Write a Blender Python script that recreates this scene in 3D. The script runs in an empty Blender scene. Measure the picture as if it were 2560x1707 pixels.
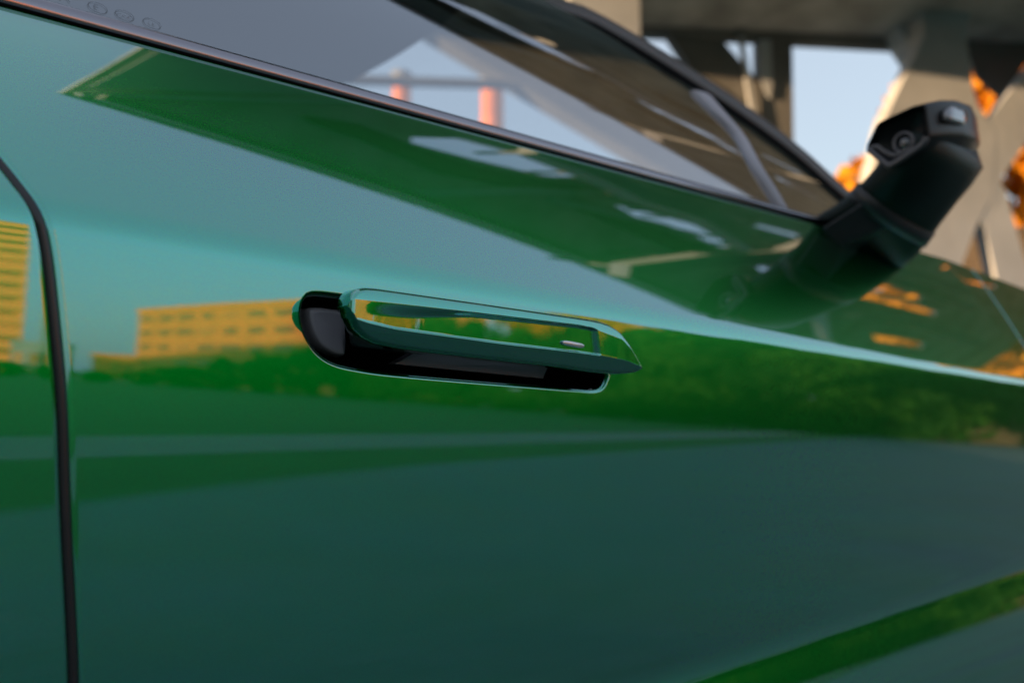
import bpy, math, random
import numpy as np
from mathutils import Vector, Matrix
random.seed(7); np.random.seed(7)
R = math.radians
sc = bpy.context.scene
COL = sc.collection

# ------------------------------------------------------------------ camera
cam = bpy.data.cameras.new("camera"); camo = bpy.data.objects.new("camera", cam); COL.objects.link(camo)
YAW, PITCH = R(44.2), R(7.0)
fwd = Vector((math.cos(YAW)*math.cos(PITCH), math.sin(YAW)*math.cos(PITCH), math.sin(PITCH)))
camo.location = (0.0, -0.40, 0.80)
camo.rotation_euler = fwd.to_track_quat('-Z', 'Y').to_euler()
cam.sensor_width = 36.0; cam.lens = 35.0
cam.clip_start = 0.02; cam.clip_end = 3000
cam.dof.use_dof = True; cam.dof.focus_distance = 0.53; cam.dof.aperture_fstop = 6.0
cam.dof.aperture_blades = 9
sc.camera = camo

# ------------------------------------------------------------------ sky, sun, exposure
SUN_AZ, SUN_EL = 151.0, 5.8            # azimuth counter-clockwise from +X
w = bpy.data.worlds.new("World"); sc.world = w; w.use_nodes = True
nt = w.node_tree; nt.nodes.clear()
sky = nt.nodes.new("ShaderNodeTexSky"); sky.sky_type = 'NISHITA'; sky.sun_disc = False
sky.sun_elevation = R(SUN_EL); sky.sun_rotation = R(90.0 - SUN_AZ)
sky.air_density = 1.0; sky.dust_density = 1.2; sky.ozone_density = 1.0
bg = nt.nodes.new("ShaderNodeBackground"); bg.inputs[1].default_value = 0.15
out = nt.nodes.new("ShaderNodeOutputWorld")
# clear sky seen through an even, thin high veil
veil = nt.nodes.new("ShaderNodeMix"); veil.data_type = 'RGBA'; veil.inputs["Factor"].default_value = 0.55
veil.inputs["B"].default_value = (2.02, 2.22, 2.62, 1)
nt.links.new(sky.outputs[0], veil.inputs["A"]); nt.links.new(veil.outputs["Result"], bg.inputs[0]); nt.links.new(bg.outputs[0], out.inputs[0])
sl = bpy.data.lights.new("sun", 'SUN'); so = bpy.data.objects.new("sun", sl); COL.objects.link(so)
sl.energy = 5.0; sl.angle = R(0.5); sl.color = (1.0, 0.60, 0.29)
sd = Vector((math.cos(R(SUN_AZ))*math.cos(R(SUN_EL)), math.sin(R(SUN_AZ))*math.cos(R(SUN_EL)), math.sin(R(SUN_EL))))
so.rotation_euler = sd.to_track_quat('Z', 'Y').to_euler()
so.location = (-40, 30, 40)
vs = sc.view_settings
vs.view_transform = 'Standard'; vs.look = 'None'; vs.gamma = 1.0; vs.use_curve_mapping = False
vs.exposure = 1.27
sc.cycles.max_bounces = 8; sc.cycles.transparent_max_bounces = 12
sc.cycles.caustics_reflective = False; sc.cycles.caustics_refractive = False

# ------------------------------------------------------------------ helpers
def new_mat(name):
    m = bpy.data.materials.new(name); m.use_nodes = True
    n = m.node_tree.nodes; n.clear()
    o = n.new("ShaderNodeOutputMaterial")
    return m, n, m.node_tree.links, o

def principled(name, col, rough=0.5, metal=0.0, var=0.0, vscale=4.0, bump=0.0, bscale=40.0, coat=0.0, ior=1.5, col2=None, vdetail=5.0):
    m, n, l, o = new_mat(name)
    b = n.new("ShaderNodeBsdfPrincipled"); l.new(b.outputs[0], o.inputs[0])
    b.inputs["Base Color"].default_value = (*col, 1); b.inputs["Roughness"].default_value = rough
    b.inputs["Metallic"].default_value = metal; b.inputs["IOR"].default_value = ior
    b.inputs["Coat Weight"].default_value = coat; b.inputs["Coat Roughness"].default_value = 0.03
    tc = n.new("ShaderNodeTexCoord")
    if var > 0 or col2:
        t = n.new("ShaderNodeTexNoise"); t.inputs["Scale"].default_value = vscale; t.inputs["Detail"].default_value = vdetail
        l.new(tc.outputs["Object"], t.inputs["Vector"])
        r = n.new("ShaderNodeValToRGB")
        c2 = col2 or tuple(min(1, c*(1+var)) for c in col)
        c1 = col if col2 else tuple(c*(1-var) for c in col)
        r.color_ramp.elements[0].position = 0.32; r.color_ramp.elements[1].position = 0.68
        r.color_ramp.elements[0].color = (*c1, 1); r.color_ramp.elements[1].color = (*c2, 1)
        l.new(t.outputs["Fac"], r.inputs[0]); l.new(r.outputs[0], b.inputs["Base Color"])
    if bump > 0:
        t2 = n.new("ShaderNodeTexNoise"); t2.inputs["Scale"].default_value = bscale; t2.inputs["Detail"].default_value = 4
        l.new(tc.outputs["Object"], t2.inputs["Vector"])
        bp = n.new("ShaderNodeBump"); bp.inputs["Strength"].default_value = bump; bp.inputs["Distance"].default_value = 0.02
        l.new(t2.outputs["Fac"], bp.inputs["Height"]); l.new(bp.outputs[0], b.inputs["Normal"])
    return m

def paint_material():
    # deep green metallic paint: tinted flake layer and a sharp tinted mirror layer under clear coat, faint orange peel and dust
    m, n, l, o = new_mat("green_paint")
    tc = n.new("ShaderNodeTexCoord")
    no = n.new("ShaderNodeTexNoise"); no.inputs["Scale"].default_value = 240; no.inputs["Detail"].default_value = 2
    l.new(tc.outputs["Object"], no.inputs["Vector"])
    nl = n.new("ShaderNodeTexNoise"); nl.inputs["Scale"].default_value = 55; nl.inputs["Detail"].default_value = 2
    l.new(tc.outputs["Object"], nl.inputs["Vector"])
    bp = n.new("ShaderNodeBump"); bp.inputs["Strength"].default_value = 0.003; bp.inputs["Distance"].default_value = 0.0006
    l.new(no.outputs["Fac"], bp.inputs["Height"])
    bp2 = n.new("ShaderNodeBump"); bp2.inputs["Strength"].default_value = 0.0024; bp2.inputs["Distance"].default_value = 0.002
    l.new(nl.outputs["Fac"], bp2.inputs["Height"]); l.new(bp.outputs[0], bp2.inputs["Normal"])
    fk = n.new("ShaderNodeTexNoise"); fk.inputs["Scale"].default_value = 1300; fk.inputs["Detail"].default_value = 1
    l.new(tc.outputs["Object"], fk.inputs["Vector"])
    fr_ = n.new("ShaderNodeValToRGB"); fr_.color_ramp.elements[0].position = .3; fr_.color_ramp.elements[1].position = .7
    fr_.color_ramp.elements[0].color = (0, .46, .045, 1); fr_.color_ramp.elements[1].color = (.0, .53, .052, 1)
    l.new(fk.outputs["Fac"], fr_.inputs[0])
    fl = n.new("ShaderNodeBsdfPrincipled")
    l.new(fr_.outputs[0], fl.inputs["Base Color"]); fl.inputs["Metallic"].default_value = 1.0
    fl.inputs["Roughness"].default_value = 0.30
    fl.inputs["Coat Weight"].default_value = 1.0; fl.inputs["Coat Roughness"].default_value = 0.010; fl.inputs["Coat IOR"].default_value = 1.68
    mi = n.new("ShaderNodeBsdfPrincipled")
    mi.inputs["Base Color"].default_value = (0.065, 0.235, 0.64, 1); mi.inputs["Metallic"].default_value = 1.0
    mi.inputs["Roughness"].default_value = 0.02
    mi.inputs["Coat Weight"].default_value = 1.0; mi.inputs["Coat Roughness"].default_value = 0.010; mi.inputs["Coat IOR"].default_value = 1.68
    for s in (fl, mi):
        l.new(bp2.outputs[0], s.inputs["Normal"]); l.new(bp2.outputs[0], s.inputs["Coat Normal"])
    mx = n.new("ShaderNodeMixShader"); mx.inputs[0].default_value = 0.50
    l.new(fl.outputs[0], mx.inputs[1]); l.new(mi.outputs[0], mx.inputs[2]); l.new(mx.outputs[0], o.inputs[0])
    return m

def glass_material(name, tint=(0.80, 0.83, 0.86), f0=.2):
    # thin pane: both faces lumped into one Schlick reflection over a tinted clear pass
    m, n, l, o = new_mat(name)
    lw = n.new("ShaderNodeLayerWeight"); lw.inputs[0].default_value = .5
    pw = n.new("ShaderNodeMath"); pw.operation = 'POWER'; pw.inputs[1].default_value = 5; l.new(lw.outputs["Facing"], pw.inputs[0])
    ma = n.new("ShaderNodeMath"); ma.operation = 'MULTIPLY_ADD'; ma.inputs[1].default_value = 1-f0; ma.inputs[2].default_value = f0; l.new(pw.outputs[0], ma.inputs[0])
    t = n.new("ShaderNodeBsdfTransparent"); t.inputs[0].default_value = (*tint, 1)
    g = n.new("ShaderNodeBsdfGlossy"); g.inputs["Roughness"].default_value = 0.004; g.inputs["Color"].default_value = (0.88, 0.93, 1, 1)
    mx = n.new("ShaderNodeMixShader")
    l.new(ma.outputs[0], mx.inputs[0]); l.new(t.outputs[0], mx.inputs[1]); l.new(g.outputs[0], mx.inputs[2]); l.new(mx.outputs[0], o.inputs[0])
    return m

def leaf_material(name, col, col2, trans=0.35):
    m, n, l, o = new_mat(name)
    oi = n.new("ShaderNodeTexNoise"); oi.inputs["Scale"].default_value = 0.9; oi.inputs["Detail"].default_value = 4
    tc = n.new("ShaderNodeTexCoord"); l.new(tc.outputs["Object"], oi.inputs["Vector"])
    r = n.new("ShaderNodeValToRGB"); r.color_ramp.elements[0].position = .35; r.color_ramp.elements[1].position = .65
    r.color_ramp.elements[0].color = (*col, 1); r.color_ramp.elements[1].color = (*col2, 1)
    l.new(oi.outputs["Fac"], r.inputs[0])
    d = n.new("ShaderNodeBsdfDiffuse"); t = n.new("ShaderNodeBsdfTranslucent")
    mx = n.new("ShaderNodeMixShader"); mx.inputs[0].default_value = trans
    l.new(r.outputs[0], d.inputs[0]); l.new(r.outputs[0], t.inputs[0])
    l.new(d.outputs[0], mx.inputs[1]); l.new(t.outputs[0], mx.inputs[2]); l.new(mx.outputs[0], o.inputs[0])
    return m

def tag(o, label=None, cat=None, group=None, kind=None):
    if label: o["label"] = label
    if cat: o["category"] = cat
    if group: o["group"] = group
    if kind: o["kind"] = kind
    return o

def empty(name, loc, label, cat, group=None):
    o = bpy.data.objects.new(name, None); COL.objects.link(o); o.location = loc; o["_b"] = list(loc)
    o.empty_display_size = 0.2
    return tag(o, label, cat, group)

def mk(name, verts, faces, mat, parent=None, smooth=True, normals=None):
    """one mesh object; vertices are given in world coordinates, stored relative to the thing's base"""
    b = np.zeros(3)
    if parent is not None: b = np.array(parent["_b"][:])
    v = np.asarray(verts, dtype=float) - b
    me = bpy.data.meshes.new(name); me.from_pydata(v.tolist(), [], [tuple(int(i) for i in f) for f in faces]); me.update()
    if smooth: me.polygons.foreach_set("use_smooth", [True]*len(me.polygons))
    if normals is not None: me.normals_split_custom_set_from_vertices([tuple(x) for x in np.asarray(normals)])
    me.materials.append(mat)
    o = bpy.data.objects.new(name, me); COL.objects.link(o)
    if parent is not None: o.parent = parent
    o["_b"] = b.tolist()
    return o

def grid_faces(nr, nc, closed=False, off=0, flip=False, skip=None):
    f = []
    for r in range(nr-1):
        for c in range(nc if closed else nc-1):
            if skip is not None and skip(r, c): continue
            a, b_ = off+r*nc+c, off+r*nc+(c+1) % nc
            q = (a, b_, b_+nc, a+nc)
            f.append(q[::-1] if flip else q)
    return f

def mirror_y(v):
    v = np.array(v, dtype=float); v[:, 1] = 2*YC - v[:, 1]; return v

def box_vf(c, s, rz=0.0):
    cx, cy, cz = c; sx, sy, sz = (k/2 for k in s)
    v = []
    for dz in (-sz, sz):
        for dx, dy in ((-sx, -sy), (sx, -sy), (sx, sy), (-sx, sy)):
            v.append((cx+dx*math.cos(rz)-dy*math.sin(rz), cy+dx*math.sin(rz)+dy*math.cos(rz), cz+dz))
    f = [(3, 2, 1, 0), (4, 5, 6, 7), (0, 1, 5, 4), (1, 2, 6, 5), (2, 3, 7, 6), (3, 0, 4, 7)]
    return v, f

def join(parts):
    V, F = [], []
    for v, f in parts:
        o = len(V); V += [tuple(x) for x in v]; F += [tuple(i+o for i in q) for q in f]
    return V, F

def box(name, c, s, mat, parent=None, rz=0.0):
    v, f = box_vf(c, s, rz); return mk(name, v, f, mat, parent, smooth=False)

def tube_vf(path, radii, n=12, caps=True, squash=None):
    path = [Vector(p) for p in path]; V = []; F = []
    up0 = Vector((0, 0, 1))
    for i, p in enumerate(path):
        t = (path[min(i+1, len(path)-1)] - path[max(i-1, 0)]).normalized()
        a = t.cross(up0)
        if a.length < 1e-4: a = Vector((1, 0, 0))
        a.normalize(); b = a.cross(t).normalized()
        r = radii[i] if hasattr(radii, '__len__') else radii
        for k in range(n):
            th = 2*math.pi*k/n
            V.append(p + a*(math.cos(th)*r) + b*(math.sin(th)*r*(squash or 1)))
    m = len(path)
    F = grid_faces(m, n, closed=True)
    if caps:
        F.append(tuple(range(n))[::-1]); F.append(tuple(range((m-1)*n, m*n)))
    return [tuple(v) for v in V], F

def ring_loft(name, rings, mat, parent, cap0=True, cap1=True, smooth=True, flip=False):
    n = len(rings[0]); V = [p for r in rings for p in r]
    F = grid_faces(len(rings), n, closed=True, flip=flip)
    if cap0: F.append(tuple(range(n)) if flip else tuple(range(n))[::-1])
    if cap1:
        t = tuple(range((len(rings)-1)*n, len(rings)*n)); F.append(t[::-1] if flip else t)
    return mk(name, V, F, mat, parent, smooth)

def bevel(o, wdt=0.004, seg=3, ang=35):
    m = o.modifiers.new("bevel", 'BEVEL'); m.width = wdt; m.segments = seg; m.limit_method = 'ANGLE'; m.angle_limit = R(ang)
    return o

def catmull(pts, n, closed=True):
    P = np.array(pts, float); m = len(P); outp = []
    segs = m if closed else m-1
    for i in range(segs):
        p0 = P[(i-1) % m] if closed or i > 0 else P[0]; p1 = P[i]; p2 = P[(i+1) % m]
        p3 = P[(i+2) % m] if closed or i+2 < m else P[-1]
        for t in np.linspace(0, 1, n, endpoint=False):
            outp.append(.5*((2*p1)+(-p0+p2)*t+(2*p0-5*p1+4*p2-p3)*t*t+(-p0+3*p1-3*p2+p3)*t**3))
    if not closed: outp.append(P[-1])
    return np.array(outp)

def resample(P, n, closed=True):
    Q = np.vstack([P, P[:1]]) if closed else P
    d = np.r_[0, np.cumsum(np.linalg.norm(np.diff(Q, axis=0), axis=1))]
    t = np.linspace(0, d[-1], n, endpoint=not closed)
    return np.stack([np.interp(t, d, Q[:, k]) for k in range(Q.shape[1])], 1)

# ------------------------------------------------------------------ materials
M_PAINT = paint_material()
M_GLOSSBLACK = principled("gloss_black_plastic", (0.006, 0.006, 0.007), 0.12, coat=0.6)
M_SATIN = principled("satin_black_plastic", (0.022, 0.021, 0.023), 0.42, bump=0.06, bscale=900)
M_POCKET = principled("pocket_plastic", (0.26, 0.245, 0.275), 0.36, bump=0.05, bscale=1500)
M_BLACK = principled("matte_black", (0.003, 0.003, 0.003), 0.8, ior=1.08)
M_RUBBER = principled("door_rubber", (0.012, 0.011, 0.013), 0.33)
M_TRIM = principled("satin_chrome_trim", (0.27, 0.255, 0.285), 0.2, metal=1.0)
M_GREYTRIM = principled("grey_trim", (0.34, 0.32, 0.35), 0.4)
M_DIMTRIM = principled("dim_grey_trim", (0.085, 0.08, 0.088), 0.35)
M_PILLAR = principled("pillar_trim", (0.085, 0.075, 0.07), 0.42, ior=1.35)
M_GLASS = glass_material("side_glass", tint=(0.78, 0.82, 0.86), f0=.30)
M_SCREEN = glass_material("screen_glass", tint=(0.86, 0.89, 0.88), f0=.05)
M_LENS = principled("camera_lens", (0.03, 0.032, 0.036), 0.2, coat=1.0)
M_CLEAR = principled("lamp_cover", (0.22, 0.215, 0.23), 0.15, metal=0.5, coat=0.6)
M_INTERIOR = principled("dark_upholstery", (0.03, 0.03, 0.032), 0.8, var=.2, vscale=30)
M_HEADLINER = principled("grey_headliner", (0.10, 0.10, 0.105), 0.9)
M_ETCH, n_, l_, o_ = new_mat("etched_marking")
e1_ = n_.new("ShaderNodeBsdfTransparent"); e2_ = n_.new("ShaderNodeBsdfDiffuse"); e2_.inputs[0].default_value = (.06, .065, .08, 1); e3_ = n_.new("ShaderNodeMixShader"); e3_.inputs[0].default_value = .30
l_.new(e1_.outputs[0], e3_.inputs[1]); l_.new(e2_.outputs[0], e3_.inputs[2]); l_.new(e3_.outputs[0], o_.inputs[0])
M_TYRE = principled("tyre_rubber", (0.012, 0.012, 0.012), 0.85)
M_RIM = principled("alloy", (0.3, 0.3, 0.31), 0.3, metal=1.0)
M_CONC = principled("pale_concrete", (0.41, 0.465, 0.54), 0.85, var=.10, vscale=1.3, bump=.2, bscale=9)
M_SHADECONC = principled("shaded_girder_concrete", (0.15, 0.158, 0.165), 0.85, var=.22, vscale=1.1, bump=.3, bscale=6)  # shade on the girders put into the colour as darker concrete
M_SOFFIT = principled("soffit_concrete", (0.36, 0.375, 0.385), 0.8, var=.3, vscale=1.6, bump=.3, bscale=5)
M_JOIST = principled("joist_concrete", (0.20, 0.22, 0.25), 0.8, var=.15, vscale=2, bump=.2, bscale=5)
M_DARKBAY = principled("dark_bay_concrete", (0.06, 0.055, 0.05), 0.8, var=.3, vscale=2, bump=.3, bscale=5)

# ------------------------------------------------------------------ car body shape
YC = 0.93            # centre line of the car (near flank at y about 0)
ZK = 0.90            # character crease
def zb(x):
    x = np.asarray(x, float)
    z = 1.0167 + 0.0435*np.clip(x, -0.3, 1.36)
    z = z - 0.09*np.clip(x-1.7, 0, None)**2 - 0.03*np.clip(-0.8-x, 0, None)**2
    return z
def taper(x):
    x = np.asarray(x, float)
    return 0.13*(np.clip(x-1.65, 0, None)/1.2)**2.2 + 0.10*(np.clip(-0.9-x, 0, None)/1.0)**2
YB = 0.105
TA, TB, TC_ = .85, .15, .0
TH_Z = [0.10, 0.30, 0.40, 0.50, 0.550, 0.585, 0.61, 0.64, 0.655, 0.667, 0.69, 0.72, 0.77, 0.795, 0.82, 0.845, 0.87, 0.885, 0.894, 0.90]
TH_A = [-20, -18, -14, -9, -3.0, 4.5, 9.5, 11.5, 11.0, -6.8, -5.8, -5.0, -4.3, -3.7, -3.0, -2.4, -2.1, -1.7, -0.8, 0.2]
ZS_REF = 0.662
_zz = np.linspace(0.10, 0.90, 801)
_th = np.interp(_zz, TH_Z, TH_A)
_k = np.exp(-0.5*(np.arange(-12, 13)/4.5)**2); _k /= _k.sum()
_th = np.convolve(np.pad(_th, 12, mode='edge'), _k, mode='valid')
_sl = np.tan(np.radians(_th))
_yy = np.r_[0, np.cumsum((_sl[1:]+_sl[:-1])/2*np.diff(_zz))]; _yy -= _yy[-1]
def yside(x, z):
    x, z = np.broadcast_arrays(np.asarray(x, float), np.asarray(z, float))
    # below the crease; the lower concave line rises gently towards the front
    wgt = np.clip((0.80-z)/0.10, 0, 1); wgt = wgt*wgt*(3-2*wgt)
    zs = 0.636+0.0315*np.clip(x, -1.5, 2.2)
    zq = z - wgt*(zs-ZS_REF)
    yl = np.interp(zq, _zz, _yy)
    dz = zb(x)-ZK; t = np.clip((z-ZK)/dz, 0, 1.02)
    su = TA*YB/dz
    yu = YB*(TA*t+TB*t**2+TC_*t**6)
    r = 0.007; h = z-ZK; s0 = math.tan(R(0.2))
    yf = s0*h + (su-s0)*(h+r)**2/(4*r) + YB*TB*np.clip(t, 0, 1)**2
    y = np.where(h > r, yu, np.where(h < -r, yl, yf))
    return y + taper(x)
def nside(x, z, e=4e-4):
    fx = (yside(x+e, z)-yside(x-e, z))/(2*e); fz = (yside(x, z+e)-yside(x, z-e))/(2*e)
    n = np.stack([fx, -np.ones_like(fx), fz], -1)
    return n/np.linalg.norm(n, axis=-1, keepdims=True)

_sz = np.linspace(0.15, 1.12, 400)
_sx = np.interp(_sz, [.15, .3, .5, .715, .786, .825, .895, .927, 1.03, 1.12], [.205, .20, .19, .172, .163, .159, .147, .131, .075, .03])
_k2 = np.exp(-0.5*(np.arange(-14, 15)/5.0)**2); _k2 /= _k2.sum()
_sx = np.convolve(np.pad(_sx, 14, mode='edge'), _k2, mode='valid')
def xs(z): return np.interp(z, _sz, _sx)
def xf(z): return np.interp(z, [.15, .9, .953, 1.066, 1.12], [1.40, 1.41, 1.422, 1.46, 1.475])
def xq(z): return np.interp(z, [.15, .45, .9, 1.05, 1.12], [-.62, -.66, -.92, -.98, -1.0])

CAR = empty("car", (0.55, YC, 0.0), "glossy metallic green car with black camera arm and popped out door handle", "car")

def zrows(x_shape, zlow, extra=()):
    """row generator: absolute z below the crease, fraction of the shoulder above"""
    lo = [z for z in np.linspace(zlow, ZK-0.008, 110)]
    lo = sorted(set(np.round(lo, 5)) | set(extra))
    fil = list(np.linspace(ZK-0.0065, ZK+0.0065, 9))
    return lo, fil

GAP = 0.0010; RE = 0.0036
def panel(name, left, right, zlow, mat, parent, far=False, hole=None, xcols=None, roll_l=True, roll_r=True, zlowfn=None, ncols=90):
    """skin patch between two shut lines with rolled edges"""
    lo, fil = zrows(None, zlow, hole['rows'] if hole else ())
    nlo = len(lo); nup = 46
    zl = np.array(lo+fil); tt = np.linspace(0, 1, nup)
    us = np.linspace(0, 1, ncols)
    rows = []
    nrow = len(zl)+nup
    X = np.zeros((nrow, 0)); 
    def rowz(i, x):
        if i < len(zl): return np.full_like(x, zl[i])
        a = ZK+0.0085
        return a+(zb(x)-a)*tt[i-len(zl)]
    # x columns need z; iterate twice for the shoulder rows (z depends on x weakly)
    XX = []; ZZ = []
    for i in range(nrow):
        z = np.full(1, zl[i] if i < len(zl) else ZK+0.0085+0.16*tt[i-len(zl)])
        for _ in range(3):
            l0 = float(left(z[0]))+GAP+RE; r0 = float(right(z[-1]))-GAP-RE
            if hole:
                hx = hole['cols']
                x = np.r_[np.linspace(l0, hx[0], 26)[:-1], np.array(hx), np.linspace(hx[-1], r0, 110)[1:]]
            else: x = l0+(r0-l0)*us
            z = rowz(i, x)
        XX.append(x); ZZ.append(z)
    XX = np.array(XX); ZZ = np.array(ZZ)
    if zlowfn is not None: 
        lowz = zlowfn(XX); ZZ = np.where(ZZ < lowz, lowz, ZZ)
    YY = yside(XX, ZZ); NN = nside(XX, ZZ)
    V = np.stack([XX, YY, ZZ], -1)
    def rolled(side):
        c = 0 if side < 0 else -1
        base = V[:, c]; n0 = NN[:, c]; tan = np.array([side, 0, 0.0])
        cv, cn = [], []
        for a in np.radians([22, 45, 68, 90]):
            cv.append(base + tan*RE*math.sin(a) - n0*RE*(1-math.cos(a))); cn.append(n0*math.cos(a)+tan*math.sin(a))
        cv.append(cv[-1]-n0*0.022); cn.append(np.broadcast_to(tan, n0.shape))
        return cv, cn
    cols = [V[:, i] for i in range(V.shape[1])]; nrm = [NN[:, i] for i in range(V.shape[1])]
    nl = 0
    if roll_l:
        cv, cn = rolled(-1); cols = cv[::-1]+cols; nrm = cn[::-1]+nrm; nl = len(cv)
    if roll_r:
        cv, cn = rolled(1); cols = cols+cv; nrm = nrm+cn
    V = np.stack(cols, 1); N = np.stack(nrm, 1)
    nc = V.shape[1]
    skip = None
    if hole:
        c0, c1 = nl+25, nl+25+len(hole['cols'])-1
        r0, r1 = lo.index(hole['rows'][0]), lo.index(hole['rows'][1])
        skip = lambda r, c: (r0 <= r < r1) and (c0 <= c < c1)
    F = grid_faces(nrow, nc, skip=skip)
    V = V.reshape(-1, 3); N = N.reshape(-1, 3)
    # drop degenerate quads (wheel arch)
    if zlowfn is not None:
        F = [f for f in F if abs(V[f[0]][2]-V[f[3]][2])+abs(V[f[1]][2]-V[f[2]][2]) > 1e-6]
    if hole:
        o = len(V)
        V2, N2, F2 = hole['patch']()
        V = np.vstack([V, V2]); N = np.vstack([N, N2]); F = F+[tuple(i+o for i in f) for f in F2]
    if far:
        V = mirror_y(V); N = N*np.array([1, -1, 1]); F = [f[::-1] for f in F]
    ob = mk(name, V, F, mat, parent, True, N)
    return ob

# ---- handle pocket outline on the door skin (x, z)
POCK = catmull([(.2682, .8735), (.2698, .8782), (.2746, .8808), (.2937, .8814), (.34, .8818), (.40, .8822), (.46, .8824), (.488, .882),
                (.4985, .878), (.5015, .868), (.5012, .858), (.4965, .8500), (.4885, .8470), (.4693, .8466), (.4134, .8466), (.36, .8467), (.3217, .8470), (.3031, .8479),
                (.2884, .8497), (.2789, .8537), (.2722, .8605), (.2686, .8685)], 10)
NP_ = 220
POCK = resample(POCK, NP_)
HR = dict(x0=.245, x1=.530, z0=.832, z1=.8888)
def offset_ring(P, d):
    T = np.roll(P, -1, 0)-np.roll(P, 1, 0); T /= np.linalg.norm(T, axis=1, keepdims=True)
    Nn = np.stack([T[:, 1], -T[:, 0]], 1)
    ctr = P.mean(0)
    if ((P[0]-ctr)@Nn[0]) < 0: Nn = -Nn
    return P+Nn*d, Nn
def pocket_patch():
    V, N = [], []
    r = 0.0026
    ext, Nn = offset_ring(POCK, r)
    outer = []
    for p in ext:
        c = np.array([np.clip(p[0], .292, .480), .8632]); d = p-c
        ts = []
        if d[0] > 1e-9: ts.append((HR['x1']-c[0])/d[0])
        if d[0] < -1e-9: ts.append((HR['x0']-c[0])/d[0])
        if d[1] > 1e-9: ts.append((HR['z1']-c[1])/d[1])
        if d[1] < -1e-9: ts.append((HR['z0']-c[1])/d[1])
        outer.append(c+d*min(ts))
    outer = np.array(outer)
    # corners of the rectangle
    for cx in (HR['x0'], HR['x1']):
        for cz in (HR['z0'], HR['z1']):
            k = np.argmin(np.hypot(outer[:, 0]-cx, outer[:, 1]-cz)); outer[k] = (cx, cz)
    for s in np.linspace(0, 1, 9):
        q = outer*(1-s)+ext*s
        V.append(np.stack([q[:, 0], yside(q[:, 0], q[:, 1]), q[:, 1]], 1)); N.append(nside(q[:, 0], q[:, 1]))
    y0 = yside(ext[:, 0], ext[:, 1]); n0 = nside(ext[:, 0], ext[:, 1])
    inw = np.stack([-Nn[:, 0], np.zeros(NP_), -Nn[:, 1]], 1)
    for a in np.radians([15, 30, 45, 60, 75, 90]):
        q = ext-Nn*r*math.sin(a)
        V.append(np.stack([q[:, 0], y0+r*(1-math.cos(a)), q[:, 1]], 1)); N.append(n0*math.cos(a)+inw*math.sin(a))
    V.append(V[-1]+np.array([0, .006, 0])); N.append(inw)
    V = np.array(V); N = np.array(N); m = len(V)
    F = grid_faces(m, NP_, closed=True)
    # orientation: face normal should look to -y
    v = V.reshape(-1, 3); f = F[5]; nn = np.cross(v[f[1]]-v[f[0]], v[f[2]]-v[f[0]])
    if nn[1] > 0: F = [q[::-1] for q in F]
    return v, N.reshape(-1, 3), F
hole = dict(rows=[.832, .8888], cols=list(np.linspace(HR['x0'], HR['x1'], 60)), patch=pocket_patch)

panel("front_door", xs, xf, 0.34, M_PAINT, CAR, hole=hole)
panel("rear_door", xq, xs, 0.34, M_PAINT, CAR)
def arch(cx, r=0.395):
    return lambda x: np.where(np.abs(x-cx) < r, 0.33+np.sqrt(np.clip(r*r-(x-cx)**2, 0, None)), 0.22)
AX_F, AX_R = 1.98, -0.98
XN, XT = 2.72, -1.75
panel("front_wing", xf, lambda z: XN+GAP+RE, 0.22, M_PAINT, CAR, roll_r=False, zlowfn=arch(AX_F))
panel("rear_wing", lambda z: XT-GAP-RE, xq, 0.22, M_PAINT, CAR, roll_l=False, zlowfn=arch(AX_R))
panel("front_door", xs, xf, 0.34, M_PAINT, CAR, far=True, ncols=40)
panel("rear_door", xq, xs, 0.34, M_PAINT, CAR, far=True, ncols=40)
panel("front_wing", xf, lambda z: XN+GAP+RE, 0.22, M_PAINT, CAR, far=True, roll_r=False, zlowfn=arch(AX_F), ncols=60)
panel("rear_wing", lambda z: XT-GAP-RE, xq, 0.22, M_PAINT, CAR, far=True, roll_l=False, zlowfn=arch(AX_R), ncols=60)
# rubber beads filling the shut lines
def seal(fn, zr, r, depth, far=False):
    P = []
    for z in zr:
        x = float(fn(z)); y = float(yside(x, z)); n = nside(np.array(x), np.array(z)); P.append(np.array([x, y, z])-n*depth)
    if far: P = list(mirror_y(np.array(P)))
    v, f = tube_vf(P, r, 14)
    return mk("door_seal", v, f, M_RUBBER, CAR)
for fn in (xs, xf, xq):
    zr = np.r_[np.linspace(.34, .88, 60), np.linspace(.885, .92, 24), np.linspace(.925, float(zb(fn(1.05)))-.006, 30)]
    seal(fn, zr, 0.0024, 0.0026); 
# dark liner behind the gaps
for sgn in (0, 1):
    lv = []
    for x in np.linspace(-1.7, 2.6, 60):
        for z in np.linspace(.45, float(zb(x))-.01, 24):
            lv.append((x, float(yside(x, z))+.024, z))
    # leave the liner open behind the handle pocket
    F = grid_faces(60, 24, skip=lambda r, c: (.15 < -1.7+4.3*(r+.5)/59 < .62) and .78 < .45+(c+.5)/23*.58 < .93)
    mk("inner_body", mirror_y(lv) if sgn else lv, F, M_BLACK, CAR, False)
# sills and lower cladding
for sgn in (0, 1):
    lv = []
    for x in np.linspace(-.66, 1.62, 30):
        for z, dy in ((.20, .10), (.215, .03), (.26, .0), (.325, -.006), (.338, .0), (.345, .05)):
            lv.append((x, float(yside(x, max(z, .2)))+dy, z))
    mk("sill_cladding", mirror_y(lv) if sgn else lv, grid_faces(30, 6, flip=not sgn), M_SATIN, CAR)

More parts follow.
